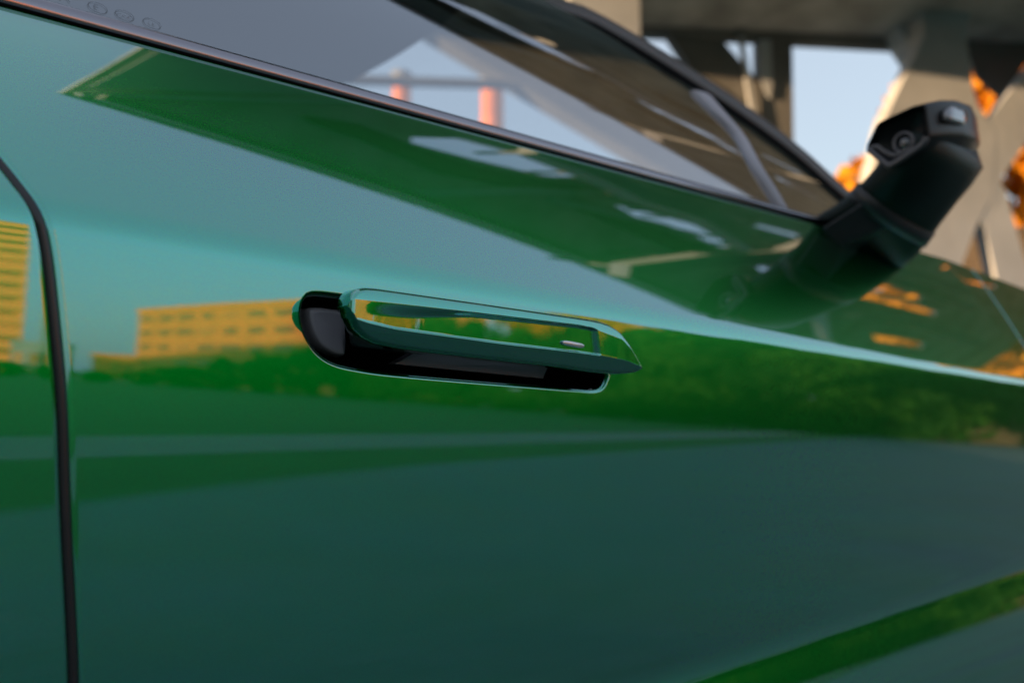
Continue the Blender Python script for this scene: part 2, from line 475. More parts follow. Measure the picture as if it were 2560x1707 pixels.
# ---- bonnet, screens, roof, tail
def cross(xfun, zfun, ny, ys0, crown):
    pass
def sheet(name, xs_, edge, mat, n=30, crown=0.03, bow=0.0, smooth=True, flip=False):
    """sheet spanning the car's width; edge(k) -> (x, y_near, z) for each station, mirrored to the far side"""
    V = []
    for k in xs_:
        x, y, z = edge(k)
        for u in np.linspace(-1, 1, n):
            V.append((x+bow*(1-u*u), YC+u*(YC-y), z+crown*(1-u*u)))
    return mk(name, V, grid_faces(len(xs_), n, flip=flip), mat, CAR, smooth)
def topedge(x): return float(yside(x, float(zb(x))))
sheet("bonnet", np.linspace(1.50, XN, 40), lambda x: (x, topedge(x)+.004, float(zb(x))+.001), M_PAINT, crown=0.035, bow=0.05)
cow = [(1.50, .13, 1.081), (1.42, .15, 1.078), (1.34, .17, 1.074)]
sheet("cowl_panel", range(3), lambda k: cow[k], M_SATIN, crown=.03, bow=.12)
# pillar lines in space
PIL_UP = catmull([(1.36, .135, 1.092), (1.252, .181, 1.1565), (1.153, .2135, 1.215), (1.03, .265, 1.280), (.879, .334, 1.345), (.826, .382, 1.3625), (.62, .43, 1.395), (.35, .455, 1.42), (-.1, .47, 1.43), (-.6, .47, 1.415), (-1.05, .45, 1.36), (-1.5, .38, 1.20)], 12, closed=False)
def yg(z):
    h = z-1.06
    return .125+.43*h+.75*h*h+1.5*h**3
PIL_LO = catmull([(1.28, .142, 1.092), (1.225, .150, 1.110), (1.1635, .1625, 1.1357), (1.1004, .1865, 1.1747), (1.0109, .2147, 1.2142), (.959, .2305, 1.2341), (.8815, .2535, 1.2606), (.816, .282, 1.285), (.731, .322, 1.300), (.55, .335, 1.320), (.3, .335, 1.33), (-.1, .335, 1.33), (-.5, .33, 1.315), (-.9, .30, 1.25), (-1.2, .24, 1.14)], 12, closed=False)
NPIL = 110
PU, PL = resample(PIL_UP, NPIL, False), resample(PIL_LO, NPIL, False)
for sgn in (0, 1):
    V = []
    for i in range(NPIL):
        a, b = PU[i], PL[i]
        nrm = np.array([0.25, -.8, .55]); nrm /= np.linalg.norm(nrm)
        for s, h in ((-.10, -.02), (0, 0.0), (.06, .0035), (.3, .0055), (.52, .005), (.60, .0025), (.62, -.003)):
            V.append(a*(1-s)+b*s+nrm*h)
    mk("pillar_trim", mirror_y(V) if sgn else V, grid_faces(NPIL, 7, flip=bool(sgn)), M_PILLAR, CAR)
    V = []
    for i in range(NPIL):
        a, b = PU[i], PL[i]
        for s, h in ((.61, -.002), (.66, .002), (.85, .002), (1.0, .0005), (1.06, -.003)):
            V.append(a*(1-s)+b*s+nrm*h)
    mk("window_seal", mirror_y(V) if sgn else V, grid_faces(NPIL, 5, flip=bool(sgn)), M_BLACK, CAR)
# windscreen between the pillars
wi = [i for i in range(NPIL) if PU[i][0] > .60]
sheet("windscreen", wi, lambda i: tuple(PU[i]+np.array([0, .012, -.004])), M_SCREEN, crown=0.045, bow=0.10)
ri = [i for i in range(NPIL) if -.75 < PU[i][0] <= .62]
sheet("roof", ri, lambda i: tuple(PU[i]+np.array([0, .004, 0.002])), M_PAINT, crown=0.05, bow=0.10)
sheet("headliner", [i for i in range(NPIL) if -.70 < PU[i][0] <= .80], lambda i: tuple(PU[i]+np.array([-.02, .03, -.028])), M_HEADLINER, crown=0.045, bow=0.12)
ti = [i for i in range(NPIL) if PU[i][0] <= -.75]
sheet("rear_screen", ti, lambda i: tuple(PU[i]+np.array([0, .012, 0])), M_SCREEN, crown=0.05, bow=-0.08)
sheet("tail_deck", range(3), lambda k: [(-1.50, .38, 1.20), (-1.62, .24, 1.06), (XT, .22, 1.02)][k], M_PAINT, crown=.02)
# nose and tail skins
for nm, x0, sg in (("front_bumper", XN, 1), ("rear_bumper", XT, -1)):
    V = []
    zz = np.r_[np.linspace(.22, float(zb(x0)), 22)]
    for z in zz:
        y = float(yside(x0, z))
        for u in np.linspace(-1, 1, 41):
            V.append((x0+sg*.20*(1-abs(u)**2.6)*(1-.5*((z-.6)/.5)**2), YC+u*(YC-y), z))
    mk(nm, V, grid_faces(22, 41, flip=(sg > 0)), M_PAINT, CAR)
# belt trim strip: half round along the belt line
def belt_strip(sgn):
    V = []
    st = np.linspace(-1.0, 1.17, 120)
    for x in st:
        z = float(zb(x)); y = float(yside(x, z))
        ax = np.array([0, .62, .785])           # along the strip's width, upwards and in
        nr = np.array([0, -.785, .62])
        wd = .0125*(1-max(0, (x-1.0)/.17)*.75)
        b = np.array([x, y, z])
        for s, h in ((-.05, -.004), (0, .0002), (.05, .0016), (.2, .0036), (.4, .0046), (.6, .0046), (.78, .0036), (.9, .0018), (.97, -.0005), (1, -.004)):
            V.append(b+ax*(wd*s+.0014)+nr*h)
    mk("belt_trim", mirror_y(V) if sgn else V, grid_faces(len(st), 10, flip=not sgn), M_TRIM, CAR)
    P = [(x, float(yside(x, float(zb(x))))+.0005, float(zb(x))+.0003) for x in st]
    v, f = tube_vf(P, .0013, 8)
    mk("belt_gap", mirror_y(v) if sgn else v, f, M_BLACK, CAR)
belt_strip(0); belt_strip(1)
# side glass: front window and quarter light, rear window
def glass_pane(name, xa, xb_, sgn, nx=60, nz=26):
    V = []
    lo_x = PL[:, 0][::-1]; lo_z = PL[:, 2][::-1]; lo_y = PL[:, 1][::-1]
    for k in np.linspace(0, 1, nx):
        for s in np.linspace(0, 1, nz):
            x0 = xa[0]+(xb_[0]-xa[0])*k; x1 = xa[1]+(xb_[1]-xa[1])*k
            x = x0+(x1-x0)*s
            zlo = float(zb(x))-.012; zt = float(np.interp(x, lo_x, lo_z))+.004
            z = zlo+(max(zt, zlo+.001)-zlo)*s
            V.append((x, yg(z)-.0005, z))
    return mk(name, mirror_y(V) if sgn else V, grid_faces(nx, nz, flip=not sgn), M_GLASS, CAR)
for sgn in (0, 1):
    fw_ = glass_pane("front_window", (.035, -.10), (.975, .963), sgn)
    if not sgn: FRONT_WINDOW = fw_
    glass_pane("quarter_window", (.975, .963), (1.25, 1.215), sgn, 20, 14)
    glass_pane("rear_window", (-.98, -.90), (.0, -.14), sgn)
    # blade between the front window and the quarter light
    pts = [(.961, .2235, 1.229), (.966, .2035, 1.201), (.974, .184, 1.172), (.963, .157, 1.1276), (.968, .1405, 1.0957), (.9775, .126, 1.060)]
    hw = [.022, .017, .0105, .0085, .0085, .009]
    pp = catmull(pts, 8, False); hh = np.interp(np.linspace(0, 1, len(pp)), np.linspace(0, 1, 6), hw)
    V = []
    for p, h in zip(pp, hh):
        for dx, dy in ((-1, .004), (-.92, -.003), (-.5, -.006), (0, -.0075), (.5, -.006), (.92, -.003), (1, .004)): V.append((p[0]+dx*h, p[1]+dy, p[2]))
    mk("division_bar", mirror_y(V) if sgn else V, grid_faces(len(pp), 7, flip=not sgn), M_GREYTRIM, CAR)
    # b pillar cover
    V = []
    for z in np.linspace(1.045, 1.33, 14):
        for dx, dy in ((-.07, .006), (-.065, -.002), (.0, -.003), (.03, -.002), (.035, .006)):
            V.append((.0+dx-.35*(z-1.045), yg(z)+dy, z))
    mk("pillar_cover", mirror_y(V) if sgn else V, grid_faces(14, 5, flip=not sgn), M_GLOSSBLACK, CAR)

# etched marks on the front window, lower rear corner
def etch(txt, x, dz, size, rise=0.043):
    cu = bpy.data.curves.new("etch", 'FONT'); cu.body = txt; cu.size = size; cu.align_x = 'LEFT'
    cu.resolution_u = 2
    ob = bpy.data.objects.new("t", cu); COL.objects.link(ob)
    dg = bpy.context.evaluated_depsgraph_get(); me = bpy.data.meshes.new_from_object(ob.evaluated_get(dg))
    bpy.data.objects.remove(ob)
    V = []
    for v in me.vertices:
        px = x+v.co.x; z = float(zb(px))+dz+v.co.y*.9
        V.append((px, yg(z)-.0011, z))
    F = [tuple(p.vertices) for p in me.polygons]
    return mk("glass_marking", V, F, M_ETCH, FRONT_WINDOW, False)
def etch_ring(x, dz, a, b):
    V = []
    for k in range(28):
        t = 2*math.pi*k/28
        for r in (1, .86):
            px = x+a*r*math.cos(t); z = float(zb(px))+dz+b*r*math.sin(t); V.append((px, yg(z)-.0011, z))
    F = []
    for k in range(28):
        i, j = 2*k, 2*((k+1) % 28); F.append((i, j, j+1, i+1))
    mk("glass_marking", V, F, M_ETCH, FRONT_WINDOW, False)
for (x, tx, s) in ((.1905, "A", .0085), (.2085, "E", .006), (.2235, "CCC", .0042), (.2395, "LE", .0045)):
    if tx != "A": etch_ring(x+.0025, .0185, .0056, .0036)
    etch(tx, x+(.0 if tx != "CCC" else -.0022), .0165, s)
etch("SOTHIA MANDIZANJ LAMINATED", .187, .0115, .0036)

# ---- interior
def blob(name, rings, mat, parent):
    return ring_loft(name, rings, mat, parent)
def rrect(c, sx, sy, z, r=.25, n=24):
    o = []
    for k in range(n):
        t = 2*math.pi*k/n; ct, st = math.cos(t), math.sin(t); e = 2/4.0
        o.append((c[0]+sx*math.copysign(abs(ct)**e, ct), c[1]+sy*math.copysign(abs(st)**e, st), z))
    return o
for yy in (.52, 1.34):
    s = empty("front_seat", (.10, yy, .3), None, None); s.parent = CAR; s["_b"] = [.10, yy, .3]
    s.location = Vector((.10, yy, .3))-Vector(CAR["_b"][:])
    ring_loft("seat_cushion", [rrect((.25, yy), .24, .24, .42), rrect((.25, yy), .26, .26, .50), rrect((.24, yy), .25, .25, .57), rrect((.24, yy), .20, .20, .58)], M_INTERIOR, s)
    ring_loft("backrest", [rrect((.02-.35*(z-.55), yy), .08, wdt, z) for z, wdt in ((.52, .22), (.60, .25), (.80, .26), (.98, .22), (1.04, .14))], M_INTERIOR, s)
    ring_loft("headrest", [rrect((-.17-.2*(z-1.08), yy), .05, wdt, z) for z, wdt in ((1.07, .08), (1.10, .12), (1.19, .12), (1.23, .08))], M_INTERIOR, s)
V = []
for y in np.linspace(.2, 1.66, 12):
    for x, z in ((1.34, 1.06), (1.20, 1.05), (1.02, 1.02), (.93, .98), (.92, .90), (1.0, .70), (1.3, .5)): V.append((x, y, z))
mk("dashboard", V, grid_faces(12, 7), M_INTERIOR, CAR)
sw = empty("steering_wheel", (.72, .52, .90), None, None); sw.parent = CAR; sw.location = Vector((.72, .52, .90))-Vector(CAR["_b"][:])
ax = Vector((-.85, 0, .5)).normalized(); e1 = Vector((0, 1, 0)); e2 = ax.cross(e1)
P = [Vector((.72, 1.34, .86))+e1*(.18*math.cos(t))+e2*(.18*math.sin(t)) for t in np.linspace(0, 2*math.pi, 33)]
v, f = tube_vf(P, .015, 8); mk("wheel_ring", v, f, M_SATIN, sw)
v, f = tube_vf([P[0], Vector((.74, 1.34, .86)), P[16]], [.014, .03, .014], 8); mk("wheel_spoke", v, f, M_SATIN, sw)
box("floor_tray", (.2, YC, .30), (3.2, 1.55, .06), M_BLACK, CAR)

# ---- wheels
def wheel(x, y, sgn):
    e = empty("wheel", (x, y, .33), None, None); e.parent = CAR; e.location = Vector((x, y, .33))-Vector(CAR["_b"][:])
    prof = [(.235, -.10), (.30, -.115), (.325, -.09), (.332, 0), (.325, .09), (.30, .115), (.235, .10)]
    V = [(x+r*math.cos(t), y+d, .333+r*math.sin(t)) for t in np.linspace(0, 2*math.pi, 48, endpoint=False) for r, d in prof]
    F = []
    for i in range(48):
        for j in range(6):
            a, b = i*7+j, ((i+1) % 48)*7+j; F.append((a, b, b+1, a+1))
    mk("tyre", V, F, M_TYRE, e)
    parts = []
    for k in range(10):
        t = 2*math.pi*k/10
        pts = [(x+r*math.cos(t+o), y+sgn*dd, .333+r*math.sin(t+o)) for r, o, dd in ((.03, -.5, .06), (.235, -.09, .085), (.235, .09, .085), (.03, .5, .06))]
        pts += [(p[0], p[1]-sgn*.03, p[2]) for p in pts]
        parts.append((pts, [(0, 1, 2, 3), (7, 6, 5, 4), (0, 4, 5, 1), (1, 5, 6, 2), (2, 6, 7, 3), (3, 7, 4, 0)]))
    V = [(x+r*math.cos(t), y+sgn*d, .333+r*math.sin(t)) for t in np.linspace(0, 2*math.pi, 48, endpoint=False) for r, d in ((.238, .10), (.225, .09), (.225, -.08))]
    parts.append((V, [(i*3+j, ((i+1) % 48)*3+j, ((i+1) % 48)*3+j+1, i*3+j+1) for i in range(48) for j in range(2)]))
    v, f = join(parts); mk("rim", v, f, M_RIM, e, False)
for x in (AX_F, AX_R):
    wheel(x, .145, -1); wheel(x, 2*YC-.145, 1)
for x in (AX_F, AX_R):
    for sgn in (0, 1):
        V = []
        for t in np.linspace(-.3, math.pi+.3, 24):
            for d in (.03, .34): V.append((x+.40*math.cos(t), d, .33+.40*math.sin(t)))
        mk("wheel_arch_liner", mirror_y(V) if sgn else V, grid_faces(24, 2), M_BLACK, CAR)

# ------------------------------------------------------------------ door handle
HB = (.38, 0.0, .865)
HANDLE = empty("door_handle", HB, None, None); HANDLE.parent = CAR; HANDLE["_b"] = list(HB)
HANDLE.location = Vector(HB)-Vector(CAR["_b"][:])
# pocket: black wall and back
inn, Nn = offset_ring(POCK, -0.0001)
yin = yside(inn[:, 0], inn[:, 1])
rings = []
for d, o in ((.0045, 0), (.012, -.0003), (.026, -.0012), (.034, -.004)):
    q, _ = offset_ring(POCK, -.0001+o) if o else (inn, None)
    rings.append([(a, yy+d, b) for (a, b), yy in zip(q, yin)])
V = [p for r_ in rings for p in r_]
F = grid_faces(4, NP_, closed=True); F.append(tuple(range(3*NP_, 4*NP_)))
mk("pocket_cup", V, F, M_BLACK, HANDLE)
# grey inner face at the rear of the pocket: a shaped pad with rounded edges, dished towards the front
padq = catmull([(.2785, .8752), (.2825, .8776), (.2950, .8779), (.3060, .8776), (.3085, .870), (.3092, .862), (.3080, .8560), (.3000, .8543), (.2925, .8556), (.2860, .8593), (.2812, .866)], 8)
padq = resample(padq, 72); cc = padq.mean(0)
V = []
for s, d in ((1.0, .019), (.985, .0145), (.955, .0122), (.90, .0112), (.7, .0114), (.45, .0118), (.2, .012), (.02, .012)):
    for p in padq:
        q = cc+(p-cc)*s; dish = .009*np.clip((q[0]-.3012)/.005, 0, 1)**1.0
        V.append((q[0], d+dish, q[1]))
mk("pocket_pad", V, grid_faces(8, 72, closed=True)+[tuple(range(7*72, 8*72))], M_POCKET, HANDLE)
# grey strip seen under the grip
pts = [(.352, .0115, .8606), (.366, .0115, .8622), (.452, .0115, .8634), (.4535, .0115, .8600), (.4520, .0135, .8535), (.3400, .0135, .8540)]
c = np.mean(pts, 0); V = list(pts)+[tuple(np.array(p)+(0, .012, 0)) for p in pts]
F = [tuple(range(6))]+[(i, (i+1) % 6, (i+1) % 6+6, i+6) for i in range(6)]
bevel(mk("pocket_strip", V, F, M_POCKET, HANDLE, False), .0012, 2)
# grip: outline top and bottom curves (x, z), front face at y about -0.042
xt = np.array([.2645, .2652, .2668, .2700, .2745, .2810, .3450, .4410, .4500, .4580, .4665, .4760, .4835])
ztop = np.array([.8705, .8733, .8762, .8786, .8799, .8804, .8811, .8819, .8810, .8784, .8727, .8642, .8568])
xbm = np.array([.2645, .2655, .2675, .2710, .2770, .2850, .2960, .3200, .3760, .4105, .4400, .4660, .4790, .4835])
zbot = np.array([.8705, .8670, .8635, .8600, .8570, .8550, .8542, .8537, .8533, .8532, .8524, .8527, .8545, .8568])
XEND = .4835
NU, NV = 280, 120
uu = .5-.5*np.cos(np.linspace(0, math.pi, NU)); gx = .2645+(XEND-.2645)*uu
kt = np.exp(-.5*(np.arange(-4, 5)/2.0)**2); kt /= kt.sum()
def sm(a): 
    b = np.convolve(np.pad(a, 4, mode='edge'), kt, mode='valid'); b[0], b[-1] = a[0], a[-1]; return b
gt = sm(np.interp(gx, xt, ztop)); gb = sm(np.interp(gx, xbm, zbot))
vv = .5-.5*np.cos(np.linspace(0, math.pi, NV))
GX = np.repeat(gx[:, None], NV, 1); GZ = gb[:, None]+(gt-gb)[:, None]*vv[None, :]
def sstep(a, b, x): t = np.clip((x-a)/(b-a), 0, 1); return t*t*(3-2*t)
dist_b = GZ-gb[:, None]; dist_t = gt[:, None]-GZ
endd = np.minimum(GX-.2645, (XEND-GX)*2.0)
lip_t = np.interp(GX, [.262, .268, .275, .29, .36, .42, .4325, .4380, .4600, .4835], [.8730, .8735, .8737, .8741, .8757, .8769, .8766, .8757, .8725, .8600])
lip_b = np.interp(GX, [.262, .268, .275, .29, .36, .42, .44, .4650, .4835], [.8650, .8640, .8630, .8619, .8611, .8614, .8612, .8600, .8572])
O0 = .0430
t_up, t_mid, t_fl = math.tan(R(6.5)), math.tan(R(2.0)), math.tan(R(3.3))
up = O0-t_up*(GZ-lip_t)-1.2*np.clip(GZ-lip_t, 0, None)**2/.012*.3
mid = O0-t_mid*(lip_t-GZ)
low = O0-t_mid*(lip_t-lip_b)-.62*(lip_b-GZ)-9.0*np.clip(lip_b-GZ, 0, None)**2
bw1 = sstep(-.0009, .0009, GZ-lip_t); bw2 = sstep(-.0007, .0007, lip_b-GZ)
base = mid*(1-bw1)+up*bw1; base = base*(1-bw2)+low*bw2
floor_ = O0-.0024-t_fl*(lip_t-GZ)
mid_w = np.interp(GX, [.268, .30, .34, .44], [.0078, .0060, .0020, .0011])
rec = sstep(lip_t+.0003, lip_t-mid_w, GZ) if False else sstep(-.0003, 1, (lip_t-GZ)/mid_w)
rec = np.clip((lip_t-GZ)/mid_w, 0, 1); rec = rec*rec*(3-2*rec)
rec *= sstep(.0000, .0011, GZ-lip_b)*sstep(.2670, .3120, GX)*sstep(0, .0022, .4385-GX-.25*(GZ-.869))
o = base*(1-rec)+floor_*rec
rim = np.minimum(np.minimum(dist_t*1.5, endd*1.5), dist_b*2.0+.0004)
o -= .0036*(1-np.sqrt(np.clip(1-(1-np.clip(rim/.0036, 0, 1))**2, 0, 1)))
o -= .0020*sstep(.455, .490, GX)
base_y = -.0
GX = .2775+(GX-.2645)*1.049; GZ = .8740+(GZ-.8705)*1.049; o = o-.0178
V = np.stack([GX, -o, GZ], -1)
GV = V.reshape(-1, 3); F = grid_faces(NU, NV)
# side wall and back shell
loop = [i*NV for i in range(NU)]+[(NU-1)*NV+j for j in range(1, NV)]+[i*NV+NV-1 for i in range(NU-2, -1, -1)]+[j for j in range(NV-2, 0, -1)]
L0 = GV[loop]; ctr = L0.mean(0)
ringsV = [L0]
for back, shr in ((.0012, 0.0), (.0075, 0.0), (.0088, .0008), (.0090, .0022)):
    q = L0.copy(); q[:, 1] = np.minimum(L0[:, 1]+back, -.0008)
    dz = q[:, [0, 2]]-ctr[[0, 2]]
    q[:, 2] -= np.sign(dz[:, 1])*np.minimum(np.abs(dz[:, 1]), shr); q[:, 0] -= np.sign(dz[:, 0])*np.minimum(np.abs(dz[:, 0]), shr)*1.0
    ringsV.append(q)
nl = len(loop); off = len(GV)
allV = np.vstack([GV]+ringsV[1:])
F2 = []
for k in range(len(ringsV)-1):
    for i in range(nl):
        j = (i+1) % nl
        a = loop[i] if k == 0 else off+(k-1)*nl+i; b = loop[j] if k == 0 else off+(k-1)*nl+j
        F2.append((b, a, off+k*nl+i, off+k*nl+j))
def orient(V, F, ref, sign):
    n = np.cross(np.array(V[F[ref][1]])-V[F[ref][0]], np.array(V[F[ref][2]])-V[F[ref][0]])
    return F if n[1]*sign > 0 else [q[::-1] for q in F]
F = orient(GV, F, (NU//2)*(NV-1)+NV//2, -1)
grip = mk("grip", allV, F+F2, M_PAINT, HANDLE)
# black carrier behind the grip, reaching into the pocket
sec = [(-.0165, .8835), (-.0165, .8590), (-.010, .8570), (.002, .8575), (.014, .859), (.024, .860), (.024, .876), (.002, .8800), (-.010, .8840)]
def carr(x, ymax, s=1.0): return [(x, min(y, ymax), .8695+(z-.8695)*s) for y, z in sec]
ring_loft("grip_carrier", [carr(.2885, -.009, .3), carr(.2905, -.007, .85), carr(.295, -.003), carr(.330, -.002), carr(.331, .03, .96), carr(.346, .03, .96), carr(.347, -.006), carr(.446, -.006), carr(.447, .03, .96), carr(.468, .03, .92), carr(.480, .002, .8), carr(.490, -.006, .5)], M_SATIN, HANDLE)
# key slot cover near the grip's front end
V, F = [], []
cx, cz = .4390, .8693; sl_ = math.atan2(-.0007, .0195)
q = []
for k in range(28):
    t = 2*math.pi*k/28; ct, st = math.cos(t), math.sin(t)
    q.append((.0097*math.copysign(abs(ct)**.45, ct), .0015*math.copysign(abs(st)**.8, st)))
rr = []
yf_ = -.0219
for s, d in ((1.0, .0), (1.0, -.0010), (.93, -.0016), (.7, -.0018)):
    rr.append([(cx+a*(s if s == 1 else 1-(1-s)*.2)+.0*b, yf_+d, cz+b*s+a*sl_) for a, b in q])
ring_loft("key_slot_cover", rr, principled("key_cover_silver", (0.55, 0.55, 0.57), 0.28, metal=0.8), HANDLE, flip=False)

# ------------------------------------------------------------------ side camera on its arm
SB = (1.07, .08, 1.035)
SCAM = empty("side_camera", SB, None, None); SCAM.parent = CAR; SCAM["_b"] = list(SB); SCAM.location = Vector(SB)-Vector(CAR["_b"][:])
XR = .965
M_HOUSING = principled("black_camera_shell", (0.004, 0.0045, 0.005), 0.34, ior=1.35)
hexr = np.array([(.0325, 1.1210), (.0172, 1.1455), (-.0215, 1.1535), (-.0335, 1.1528), (-.0345, 1.1200), (-.0265, 1.1085), (.0085, 1.0955)])
def hex_ring(x, dy, dz, s, pts=hexr, n=56, ex=0.0):
    c = hexr.mean(0); P = resample(catmull(np.vstack([pts[i]*(1-t)+pts[(i+1) % len(pts)]*t for i in range(len(pts)) for t in (.12, .5, .88)]), 6), n)
    P = c+(P-c)*s
    return [(x-ex*(p[1]-c[1]), p[0]+dy, p[1]+dz) for p in P]
rings = []
for x, dy, dz, s in ((XR, 0, 0, .97), (XR+.002, 0, 0, 1.0), (XR+.03, -.004, .008, 1.06), (XR+.06, -.008, .014, 1.09), (XR+.095, -.009, .019, 1.06), (XR+.13, -.005, .021, .93), (XR+.15, .000, .021, .70), (XR+.158, .004, .021, .35)):
    rings.append(hex_ring(x, dy, dz, s, ex=.12))
# hollow rear face
rear = [hex_ring(XR+.012, 0, 0, .84, ex=.12), hex_ring(XR+.004, 0, 0, .88, ex=.12), hex_ring(XR, 0, 0, .91, ex=.12)]
ring_loft("camera_housing", rear+rings, M_HOUSING, SCAM)
# arm from the housing down to the shoulder of the door
rings = []
def ell(c, ax_, ay, tilt, sh=0.0, n=40, e=.75):
    o = []
    for k in range(n):
        t = 2*math.pi*k/n; ct, st = math.cos(t), math.sin(t)
        a = ax_*math.copysign(abs(ct)**e, ct); b = ay*math.copysign(abs(st)**e, st)
        o.append((c[0]+a, c[1]+b*math.cos(tilt)-.17*sh*a, c[2]+b*math.sin(tilt)-.24*sh*a))
    return o
ARM = [((1.115, .128, 1.052), .070, .012, R(60), 1.2), ((1.105, .112, 1.056), .070, .016, R(58), 1.1), ((1.097, .096, 1.057), .070, .021, R(56), 1.0), ((1.082, .072, 1.063), .067, .025, R(54), .8), ((1.066, .048, 1.073), .065, .028, R(50), .5),
       ((1.054, .028, 1.085), .065, .030, R(46), .25), ((1.047, .010, 1.099), .066, .031, R(42), .1), ((1.045, -.008, 1.114), .070, .030, R(38)), ((1.050, -.018, 1.130), .074, .028, R(35)), ((1.055, -.018, 1.145), .066, .020, R(30))]
M_ARM = principled("dark_green_shell", (0.001, 0.009, 0.006), 0.42, ior=1.32)
ring_loft("camera_arm", [ell(*a) for a in ARM], M_ARM, SCAM)
# satin band wrapped round the arm
ring_loft("arm_band", [ell((1.072, .057, 1.069), .0655, .0265, R(52), .6), ell((1.072, .057, 1.069), .0680, .0288, R(52), .6), ell((1.062, .041, 1.078), .0680, .0305, R(48.5), .4), ell((1.062, .041, 1.078), .0655, .0282, R(48.5), .4)], M_SATIN, SCAM)
# flat mounting plate on the window corner
pp = np.array([(.988, .098, 1.052), (1.01, .012, 1.0985), (1.02, .002, 1.098), (1.03, .004, 1.088), (1.04, .04, 1.055), (1.02, .095, 1.035)])
V = [tuple(p) for p in pp]+[tuple(p+np.array([.05, .004, .006])) for p in pp]
bevel(mk("mount_plate", V, [tuple(range(6))]+[tuple(range(11, 5, -1))]+[(i, i+6, (i+1) % 6+6, (i+1) % 6) for i in range(6)], M_SATIN, SCAM, False), .006, 3)
# lens in the hollow face
lc = np.array([XR+.004, -.0075, 1.1195])
def disc(name, c, r, d, mat, n=36):
    rr = []
    for s, dx in ((1, .010), (1, .002), (.85, .0005), (.55, -.0012), (.25, -.002), (.03, -.0022)):
        rr.append([(c[0]+dx*d+.0, c[1]+r*s*math.cos(2*math.pi*k/n), c[2]+r*s*math.sin(2*math.pi*k/n)) for k in range(n)])
    return ring_loft(name, rr, mat, SCAM, flip=True)
disc("lens", lc, .0085, 1.0, M_LENS)
tor = [[(lc[0]-.002+.0016*math.cos(u), lc[1]+(.0098+.0016*math.sin(u))*math.cos(t), lc[2]+(.0098+.0016*math.sin(u))*math.sin(t)) for u in np.linspace(0, 2*math.pi, 9)[:-1]] for t in np.linspace(0, 2*math.pi, 33)]
mk("lens_ring", [p for r_ in tor for p in r_], grid_faces(33, 8, closed=True), M_DIMTRIM, SCAM)
# U-shaped grey trim under the lens
path = [(.0275, 1.1195), (.0105, 1.1010), (.004, 1.0995), (-.026, 1.1120), (-.031, 1.1190)]
pp = catmull(path, 8, False)
v, f = tube_vf([(XR-.0015-.12*(b-1.121), a, b) for a, b in pp], .0030, 10); mk("lens_trim", v, f, M_DIMTRIM, SCAM)
pp = catmull([(.0275, 1.1195), (.020, 1.1215), (.012, 1.114), (.001, 1.108), (-.012, 1.112)], 8, False)
v, f = tube_vf([(XR+.001-.12*(b-1.121), a, b) for a, b in pp], .0022, 10); mk("lens_trim", v, f, M_DIMTRIM, SCAM)
# side lamp window on the outer flank
rr = []
for s, d in ((1.0, .004), (1.0, -.0025), (.9, -.0042), (.5, -.0045)):
    rr.append([(1.012+.026*s*math.copysign(abs(math.cos(t))**.6, math.cos(t)), -.0425+d, 1.1495+.24*.026*s*math.cos(t)+.0088*s*math.copysign(abs(math.sin(t))**.7, math.sin(t))) for t in np.linspace(0, 2*math.pi, 32, endpoint=False)])
ring_loft("side_lamp", rr, M_CLEAR, SCAM)

# ------------------------------------------------------------------ ground
def paving():
    m, n, l, o = new_mat("grey_paving")
    b = n.new("ShaderNodeBsdfPrincipled"); l.new(b.outputs[0], o.inputs[0]); b.inputs["Roughness"].default_value = .7
    tc = n.new("ShaderNodeTexCoord")
    br = n.new("ShaderNodeTexBrick"); br.inputs["Scale"].default_value = 1.6; br.inputs["Mortar Size"].default_value = .012
    br.inputs["Color1"].default_value = (.085, .15, .14, 1); br.inputs["Color2"].default_value = (.105, .175, .165, 1); br.inputs["Mortar"].default_value = (.07, .12, .115, 1)
    l.new(tc.outputs["Object"], br.inputs["Vector"])
    t = n.new("ShaderNodeTexNoise"); t.inputs["Scale"].default_value = .9; t.inputs["Detail"].default_value = 6
    l.new(tc.outputs["Object"], t.inputs["Vector"])
    mx = n.new("ShaderNodeMix"); mx.data_type = 'RGBA'; mx.blend_type = 'MULTIPLY'; mx.inputs["Factor"].default_value = .55
    l.new(br.outputs["Color"], mx.inputs["A"]); l.new(t.outputs["Color"], mx.inputs["B"]); l.new(mx.outputs["Result"], b.inputs["Base Color"])
    return m
def poly_sheet(name, pts, z, mat, kind="structure"):
    o = mk(name, [(x, y, z) for x, y in pts], [tuple(range(len(pts)))], mat, None, False); return tag(o, kind=kind)
M_GRASS = principled("grass", (.022, .085, .012), .95, var=.35, vscale=.8, bump=.5, bscale=20)
M_ROAD = principled("pale_road", (.17, .175, .15), .85, var=.1, vscale=.4)
M_EARTH = principled("far_ground", (.10, .095, .075), .95, var=.2, vscale=.05)
poly_sheet("ground", [(-900, -900), (900, -900), (900, 900), (-900, 900)], 0.0, M_EARTH)
def off(d, x): return (x, -4.2-.362*x-d)
poly_sheet("plaza", [off(0, -60), off(0, 90), (90, 80), (-60, 80)], .008, paving())
poly_sheet("lawn", [off(60, -60), off(60, 120), off(-.02, 120), off(-.02, -60)], .004, M_GRASS)
poly_sheet("path", [off(3.6, -60), off(3.6, 60), off(1.5, 60), off(1.5, -60)], .012, M_ROAD)
BWL = empty("garden_wall", (52, -19, 0), "long low dark brown wall reflected at the right edge of the door", "wall")
M_BRR = principled("brown_render", (.075, .06, .042), .9, var=.15)
v, f = box_vf((52, -19, .95), (.4, 36, 1.9), R(15)); mk("wall_face", v, f, M_BRR, BWL, False)
v, f = box_vf((52, -19, 1.96), (.55, 36.2, .1), R(15)); mk("coping", v, f, M_DARKBAY, BWL, False)

